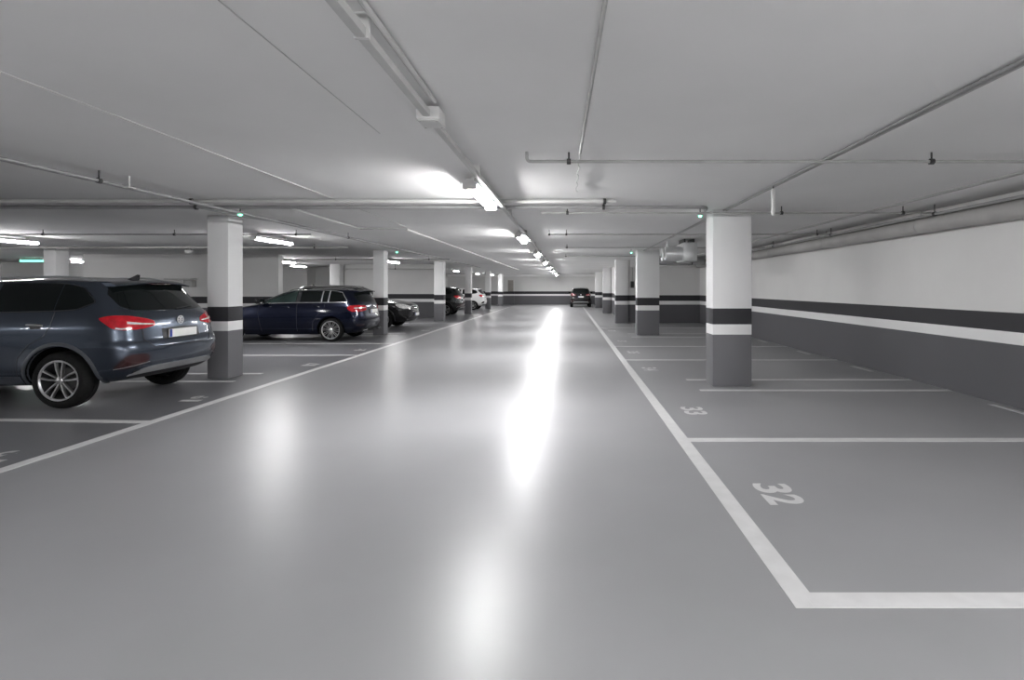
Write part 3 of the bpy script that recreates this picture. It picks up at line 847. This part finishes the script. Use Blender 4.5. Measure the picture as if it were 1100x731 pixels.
def dress_suv(c, style='double5', rim=.243, redm=None, rails=M['silver'], trim=M['greytrim'], detail=True, wscale=.225):
    c.wheels(style, rim, wscale)
    for sd in (1, -1):
        c.part('side_window', c.patch(c.side(sd, .003), [(.60,1.315,1.335),(.66,1.262,1.42),(.80,1.235,1.50),(.92,1.225,1.53),(1.035,1.22,1.543)], 12, 8), M['glass'], label='rear quarter window')
        c.part('side_window', c.patch(c.side(sd, .003), [(1.05,1.218,1.545),(1.4,1.21,1.553),(1.82,1.20,1.55)], 10, 8), M['glass'], label='rear door window')
        c.part('side_window', c.patch(c.side(sd, .003), [(1.90,1.198,1.55),(2.3,1.19,1.53),(2.6,1.185,1.47),(2.9,1.18,1.33),(3.1,1.175,1.20)], 14, 8), M['glass'], label='front door window')
        if detail:
            ol = c.outline([(.585,1.31,1.335),(.65,1.25,1.425),(.80,1.223,1.512),(1.05,1.208,1.555),(1.8,1.19,1.564),(2.3,1.18,1.545),(2.62,1.175,1.48),(2.92,1.17,1.34),(3.14,1.165,1.19)])
            c.part('window_trim', c.line(c.side(sd, .003), ol, .006), M['blackplastic'])
            c.part('door_seam', join(c.line(c.side(sd, .001), [(1.02,1.2),(1.03,1.02),(1.10,.90),(1.28,.80),(1.42,.62),(1.46,.36)], .004),
                                     c.line(c.side(sd, .001), [(1.86,1.2),(1.86,.36)], .004), c.line(c.side(sd, .001), [(3.1,1.15),(3.12,.8),(2.98,.36)], .004),
                                     c.line(c.side(sd, .001), [(1.46,.36),(2.98,.36)], .004)), M['blackplastic'])
        for hx in (1.13, 2.05):
            dp = c.part('door_handle', c.patch(c.side(sd, .004), [(hx,1.015,1.035),(hx+.02,.995,1.05),(hx+.13,.99,1.055),(hx+.15,1.01,1.04)], 8, 3, straight=False), M['blackplastic'])
            hp = [c.side(sd, .022)(hx-.01+.2*i/6, 1.03+.002*i) for i in range(7)]
            hp[0] = c.side(sd, .002)(hx-.01, 1.03); hp[-1] = c.side(sd, .002)(hx+.19, 1.042)
            c.part('grip', tube(hp, .011, 8), M['silver'] if detail else c.paint, dp)
        c.flare(sd, c.axles[0], c.arch-.004, c.arch+.062, .30, trim); c.flare(sd, c.axles[1], c.arch-.004, c.arch+.062, .30, trim)
        c.part('sill_trim', c.patch(c.side(sd, .006), [(1.42,.30,.40),(2.2,.29,.39),(3.1,.29,.39)], 12, 3), trim)
        # tail lamp round the corner
        cr = c.corner(sd, .008, .62, .45, -1)
        tl = c.part('tail_light', c.patch(cr, [(-2,1.010,1.060),(4,.995,1.085),(22,.970,1.120),(40,.965,1.145),(52,.985,1.148),(62,1.05,1.140),(70,1.105,1.122)], 28, 6, .03), redm or M['red'])
        c.part('lamp_strip', c.patch(c.corner(sd, .012, .62, .45, -1), [(2,1.02,1.03),(20,1.025,1.045),(38,1.04,1.07)], 12, 2), M['lampglass'], tl)
        c.part('lamp_strip', c.patch(c.corner(sd, .012, .62, .45, -1), [(34,.975,.992),(44,.975,.992),(50,.985,1.0)], 10, 2), M['lampglass'], tl)
        # reflector low in the bumper
        c.part('bumper_reflector', c.patch(c.corner(sd, .006, .62, .45, -1), [(14,.60,.62),(20,.53,.66),(38,.485,.655),(47,.475,.56),(52,.485,.50)], 14, 4), M['red_dark'])
        c.part('reflector_trim', c.line(c.corner(sd, .010, .62, .45, -1), [(14,.55),(52,.482)], .006, .01), M['chrome'])
        c.rail(sd, .75, 2.5, .60, rails)
        c.mirror(sd, 2.98, 1.16, .90, c.paint)
        hl = c.part('headlight', c.patch(c.corner(sd, .008, 3.9, .45, 1), [(-2,.80,.84),(15,.76,.90),(35,.76,.935),(52,.80,.945),(64,.87,.935)], 18, 5, .03), M['lampglass'])
        c.part('headlight_surround', c.line(c.corner(sd, .010, 3.9, .45, 1), [(-2,.80),(15,.755),(35,.755),(52,.795),(64,.87)], .008, .01), M['blackplastic'], hl)
    c.part('rear_window', c.patch(c.rear(.004), [(-.70,1.26,1.42),(-.62,1.215,1.535),(-.4,1.20,1.56),(0,1.195,1.565),(.4,1.20,1.56),(.62,1.215,1.535),(.70,1.26,1.42)], 24, 8), M['glass'])
    c.part('windscreen', c.patch(c.front(.004), [(-.76,1.16,1.24),(-.66,1.15,1.50),(0,1.13,1.555),(.66,1.15,1.50),(.76,1.16,1.24)], 20, 10), M['glass'])
    # roof spoiler with stop lamp
    sp = []
    for i in range(13):
        y = -.66+1.32*i/12; e = abs(y)/.66
        xe = .40+.07*e**3
        sp.append([(xe+.22, y, 1.597-.035*e*e), (xe+.06, y, 1.608-.045*e*e), (xe-.03, y, 1.575-.045*e*e), (xe-.02, y, 1.560-.045*e*e), (xe+.20, y, 1.552-.03*e*e)])
    V = [p for r_ in sp for p in r_]; F = [(i*5+k, i*5+(k+1)%5, (i+1)*5+(k+1)%5, (i+1)*5+k) for i in range(12) for k in range(5)] + [(4,3,2,1,0), tuple(60+k for k in range(5))]
    so = c.part('roof_spoiler', (V, F), c.paint)
    c.part('stop_light', box(.365, .385, -.17, .17, 1.545, 1.562, .003), M['red_dark'], so)
    # bumper lower: black insert and silver strip
    c.part('bumper_insert', c.patch(c.rear(.006), [(-.72,.36,.45),(-.5,.34,.45),(0,.335,.45),(.5,.34,.45),(.72,.36,.45)], 20, 4, .02), M['blackplastic'])
    c.part('bumper_strip', c.patch(c.rear(.014), [(-.74,.385,.40),(-.64,.40,.465),(-.48,.41,.49),(0,.415,.495),(.48,.41,.49),(.64,.40,.465),(.74,.385,.40)], 26, 3, .025), M['silver'])
    c.part('tailgate_seam', join(c.line(c.rear(.001), [(.62,.98),(.62,.83),(.52,.735),(0,.725),(-.52,.735),(-.62,.83),(-.62,.98)], .005),
                                 c.line(c.rear(.001), [(-.76,.80),(-.62,.815)], .004), c.line(c.rear(.001), [(.76,.80),(.62,.815)], .004)), M['blackplastic'])
    p = c.rear(0)(0, .89)
    c.part('plate_recess', c.patch(c.rear(.004), [(-.34,.82,.955),(0,.815,.965),(.34,.82,.955)], 10, 3), M['blackplastic'])
    c.plate(-1, p.x-.014, .885)
    b = c.rear(.004)(0, 1.055)
    ring = lathe([(.048,-.006),(.058,-.006),(.058,.006),(.048,.006)], 24, 'X', True)
    bars = [move(box(-.005,.005,-.048,.048,-.007,.007), (0,0,0), Matrix.Rotation(a, 4, 'X')) for a in (0, PI/3, 2*PI/3)]
    c.part('badge', move(join(ring, *bars), (b.x-.006, 0, 1.055)), M['badge'])
    # wiper and antenna
    c.part('wiper', c.line(c.rear(.014), [(-.02,1.205),(-.40,1.235)], .007), M['blackplastic'])
    tz = c.bvh.ray_cast(Vector((.78, 0, 4)), Vector((0,0,-1)), 10)[0].z
    c.part('roof_antenna', ([(.70,.022,tz-.02),(.70,-.022,tz-.02),(.88,.014,tz-.02),(.88,-.014,tz-.02),(.665,.004,tz+.065),(.665,-.004,tz+.065),(.70,.006,tz+.072),(.70,-.006,tz+.072)],
                            [(0,1,5,4),(4,5,7,6),(6,7,3,2),(0,4,6,2),(1,3,7,5),(0,2,3,1)]), M['blackplastic'], smooth=False)
    # nose
    g = c.part('grille', c.patch(c.front(.006), [(-.52,.70,.80),(-.44,.60,.86),(0,.58,.88),(.44,.60,.86),(.52,.70,.80)], 18, 5, .02), M['blackplastic'])
    for z in (.66, .72, .78, .84):
        c.part('grille_bar', c.line(c.front(.014), [(-.43,z),(.43,z)], .008), M['chrome'], g)
    c.part('bumper_intake', c.patch(c.front(.006), [(-.62,.36,.42),(-.5,.34,.48),(0,.34,.50),(.5,.34,.48),(.62,.36,.42)], 16, 3, .02), M['blackplastic'])
    p = c.front(0)(0, .53)
    c.plate(1, p.x+.014, .53)
    fb = c.front(.01)(0, .80)
    c.part('badge', move(lathe([(0,.006),(.05,.006),(.062,0),(.062,-.012)], 24, 'X'), (fb.x+.012, 0, .79)), M['chrome'])

SUV = suv_levels(); CREASE = {0:.9, 3:.45, 4:.45, 5:.35, 7:.55, 9:.25}
suv = Car('suv', 'blue-grey SUV parked nose-in at the left edge, rear towards the aisle', (-5.37, 7.47, 0), PI, SUV, .055, M['suv_blue'], (1,1,1), .352, (.93, 3.64), .815, .425, None, 4, CREASE)
dress_suv(suv)

def dress_wagon(c):
    c.wheels('multi10', .245, .22)
    for sd in (1, -1):
        win = [([(.53,1.115,1.14),(.60,1.112,1.26),(.72,1.110,1.375),(.98,1.108,1.405)], 'rearmost side window', 'glass'),
               ([(1.05,1.108,1.408),(1.17,1.107,1.412)], 'small quarter window', 'glass'),
               ([(1.24,1.107,1.414),(1.5,1.104,1.416),(1.80,1.10,1.412)], 'rear door window', 'glass'),
               ([(1.93,1.10,1.408),(2.15,1.095,1.39),(2.45,1.088,1.31),(2.75,1.08,1.18),(2.90,1.075,1.10)], 'front door window', 'glass_clear')]
        for rows, lb, m in win:
            c.part('side_window', c.patch(c.side(sd, .003), rows, 12, 6), M[m], label=lb)
        c.part('pillar_trim', c.patch(c.side(sd, .005), [(1.815,1.10,1.415),(1.915,1.10,1.412)], 4, 6), M['blackplastic'])
        for (a, b) in ((1.0, 1.035), (1.19, 1.225)):
            c.part('pillar_trim', c.patch(c.side(sd, .005), [(a,1.108,1.41),(b,1.108,1.412)], 3, 6), M['silver'])
        c.part('window_trim', c.line(c.side(sd, .012), [(.50,1.09),(1.0,1.085),(2.0,1.075),(2.96,1.052)], .011), M['chrome'], label='chrome strip under the windows')
        ol = c.outline([(.50,1.105,1.14),(.58,1.10,1.27),(.71,1.098,1.388),(1.0,1.096,1.419),(1.5,1.092,1.430),(1.95,1.088,1.421),(2.16,1.083,1.402),(2.47,1.075,1.32),(2.78,1.066,1.185),(2.96,1.062,1.09)])
        c.part('window_trim', c.line(c.side(sd, .006), ol, .011), M['chrome'], label='chrome window surround')
        c.part('door_seam', join(c.line(c.side(sd, .001), [(1.10,1.09),(1.12,.92),(1.30,.74),(1.42,.55),(1.44,.30)], .004), c.line(c.side(sd, .001), [(1.87,1.09),(1.87,.30)], .004),
                                 c.line(c.side(sd, .001), [(2.92,1.06),(2.95,.8),(2.86,.30)], .004)), M['blackplastic'])
        for hx in (1.22, 2.10):
            hp = [c.side(sd, .024)(hx+.18*i/5, .965+.004*i) for i in range(6)]
            hp[0] = c.side(sd, .001)(hx-.01, .963); hp[-1] = c.side(sd, .001)(hx+.19, .985)
            c.part('door_handle', tube(hp, .013, 8), c.paint)
        cr = c.corner(sd, .008, .62, .42, -1)
        tl = c.part('tail_light', c.patch(cr, [(4,.87,1.0),(18,.85,1.01),(40,.83,1.015),(55,.83,1.01),(66,.87,1.0),(72,.93,.97)], 24, 6, .03), M['red'])
        c.part('lamp_strip', c.patch(c.corner(sd, .012, .62, .42, -1), [(8,.93,.95),(30,.925,.95),(52,.92,.945)], 12, 2), M['lampglass'], tl)
        c.part('bumper_reflector', c.patch(c.corner(sd, .006, .62, .42, -1), [(20,.44,.46),(40,.44,.47),(48,.45,.465)], 10, 3), M['red_dark'])
        c.rail(sd, .50, 2.3, .57, M['chrome'], .045)
        c.mirror(sd, 2.82, 1.06, .88, M['black'])
        hl = c.part('headlight', c.patch(c.corner(sd, .008, 3.9, .42, 1), [(4,.66,.72),(20,.63,.76),(40,.63,.775),(56,.68,.78),(64,.73,.775)], 18, 5, .03), M['lampglass'])
    c.part('rear_window', c.patch(c.rear(.004), [(-.66,1.15,1.27),(-.58,1.12,1.385),(0,1.10,1.40),(.58,1.12,1.385),(.66,1.15,1.27)], 22, 8), M['glass'])
    c.part('windscreen', c.patch(c.front(.004), [(-.72,1.07,1.15),(-.62,1.06,1.36),(0,1.05,1.41),(.62,1.06,1.36),(.72,1.07,1.15)], 20, 10), M['glass_clear'])
    sp = []
    for i in range(13):
        y = -.60+1.2*i/12; e = abs(y)/.60; xe = .20+.06*e**3
        sp.append([(xe+.22, y, 1.445-.025*e*e), (xe+.06, y, 1.445-.03*e*e), (xe-.03, y, 1.422-.03*e*e), (xe-.02, y, 1.408-.03*e*e), (xe+.18, y, 1.402-.02*e*e)])
    V = [p for r_ in sp for p in r_]; F = [(i*5+k, i*5+(k+1)%5, (i+1)*5+(k+1)%5, (i+1)*5+k) for i in range(12) for k in range(5)] + [(4,3,2,1,0), tuple(60+k for k in range(5))]
    c.part('roof_spoiler', (V, F), c.paint)
    c.part('bumper_insert', c.patch(c.rear(.006), [(-.66,.27,.36),(0,.25,.36),(.66,.27,.36)], 18, 3, .02), M['blackplastic'])
    for sy in (-.5, .5):
        c.part('exhaust_pipe', move(lathe([(.030,0),(.036,0),(.036,.12),(.030,.12)], 16, 'X', True), (.06, sy, .30)), M['chrome'])
    c.part('tailgate_seam', c.line(c.rear(.001), [(.62,.86),(.60,.68),(0,.66),(-.60,.68),(-.62,.86)], .005), M['blackplastic'])
    c.part('plate_recess', c.patch(c.rear(.004), [(-.34,.77,.90),(0,.765,.905),(.34,.77,.90)], 10, 3), M['blackplastic'])
    p = c.rear(0)(0, .83); c.plate(-1, p.x-.014, .83)
    b = c.rear(.004)(0, .985)
    c.part('badge', move(lathe([(0,-.006),(.036,-.006),(.042,0),(.042,.008)], 20, 'X'), (b.x-.004, 0, .985)), M['chrome'])
    tz = c.bvh.ray_cast(Vector((.62, 0, 4)), Vector((0,0,-1)), 10)[0].z
    c.part('roof_antenna', ([(.55,.022,tz-.02),(.55,-.022,tz-.02),(.70,.014,tz-.02),(.70,-.014,tz-.02),(.525,.004,tz+.045),(.525,-.004,tz+.045),(.55,.006,tz+.05),(.55,-.006,tz+.05)],
                            [(0,1,5,4),(4,5,7,6),(6,7,3,2),(0,4,6,2),(1,3,7,5),(0,2,3,1)]), M['blackplastic'], smooth=False)
    g = c.part('grille', c.patch(c.front(.006), [(-.40,.60,.68),(-.34,.56,.74),(0,.55,.75),(.34,.56,.74),(.40,.60,.68)], 16, 4, .02), M['blackplastic'])
    for k in range(9):
        y = -.32+.08*k
        c.part('grille_bar', c.line(c.front(.012), [(y,.58),(y,.73)], .006), M['chrome'], g)
    p = c.front(0)(0, .43); c.plate(1, p.x+.014, .43)

wagon = Car('station_wagon', 'navy blue estate car with chrome window trim behind the nearest left column', (-5.70, 15.66, 0), PI, wagon_levels(), .055, M['navy'], (1,1,1), .325, (.93, 3.73), .79, .385, None, 3, {0:.9, 3:.3, 5:.3, 6:.55, 8:.25})
dress_wagon(wagon)

blk = Car('suv', 'black SUV parked tail-in, its headlight and nose showing right of the second left column', (-10.42, 20.2, 0), 0, suv_levels(), .055, M['black'], (1.0,.97,.97), .345, (.93, 3.64), .79, .40, None, 3, CREASE)
dress_suv(blk, 'five', .23, detail=False, rails=M['chrome'], trim=M['blackplastic'])
chc = Car('suv', 'charcoal car with red tail lamp, between the third and fourth left columns', (-5.76, 29.35, 0), PI, suv_levels(), .055, M['darkgreen'], (.92,.93,.95), .335, (.93, 3.64), .765, .39, None, 3, CREASE)
dress_suv(chc, 'five', .22, detail=False, trim=M['blackplastic'])
wht = Car('hatchback', 'small white car with its rear to the aisle, right of the fourth left column', (-5.72, 36.85, 0), PI, suv_levels(), .055, M['white_car'], (.84,.90,.90), .30, (.93, 3.64), .74, .345, None, 3, CREASE)
dress_suv(wht, 'five', .20, detail=False, trim=M['white_car'], rails=M['white_car'])
far = Car('hatchback', 'distant black hatchback at the far end of the aisle, rear towards us', (.93, 40.6, 0), PI/2, suv_levels(), .055, M['black'], (.84,.85,.92), .30, (.93, 3.64), .70, .345, None, 3, CREASE)
dress_suv(far, 'five', .20, redm=M['red_far'], detail=False, trim=M['blackplastic'], rails=M['blackplastic'])

# ------------------------------------------------------------------ world, camera, view
w = bpy.data.worlds.new('World'); SC.world = w; w.use_nodes = True
w.node_tree.nodes['Background'].inputs[0].default_value = (.5, .5, .5, 1)
w.node_tree.nodes['Background'].inputs[1].default_value = .1
cam = bpy.data.cameras.new('camera'); co = bpy.data.objects.new('camera', cam); COL.objects.link(co)
co.location = (0, 0, 1.5); co.rotation_euler = (PI/2, 0, 0)
cam.sensor_fit = 'HORIZONTAL'; cam.sensor_width = 36; cam.lens = 36*570/1100
cam.shift_x = -61/1100; cam.shift_y = -56/1100
cam.clip_start = .05; cam.clip_end = 200
SC.camera = co
SC.view_settings.view_transform = 'Standard'; SC.view_settings.look = 'None'
SC.view_settings.gamma = 1; SC.view_settings.use_curve_mapping = False
SC.view_settings.exposure = 0.32
SC.cycles.max_bounces = 10; SC.cycles.diffuse_bounces = 8; SC.cycles.glossy_bounces = 5
SC.cycles.sample_clamp_indirect = 6
SC.cycles.use_denoising = True
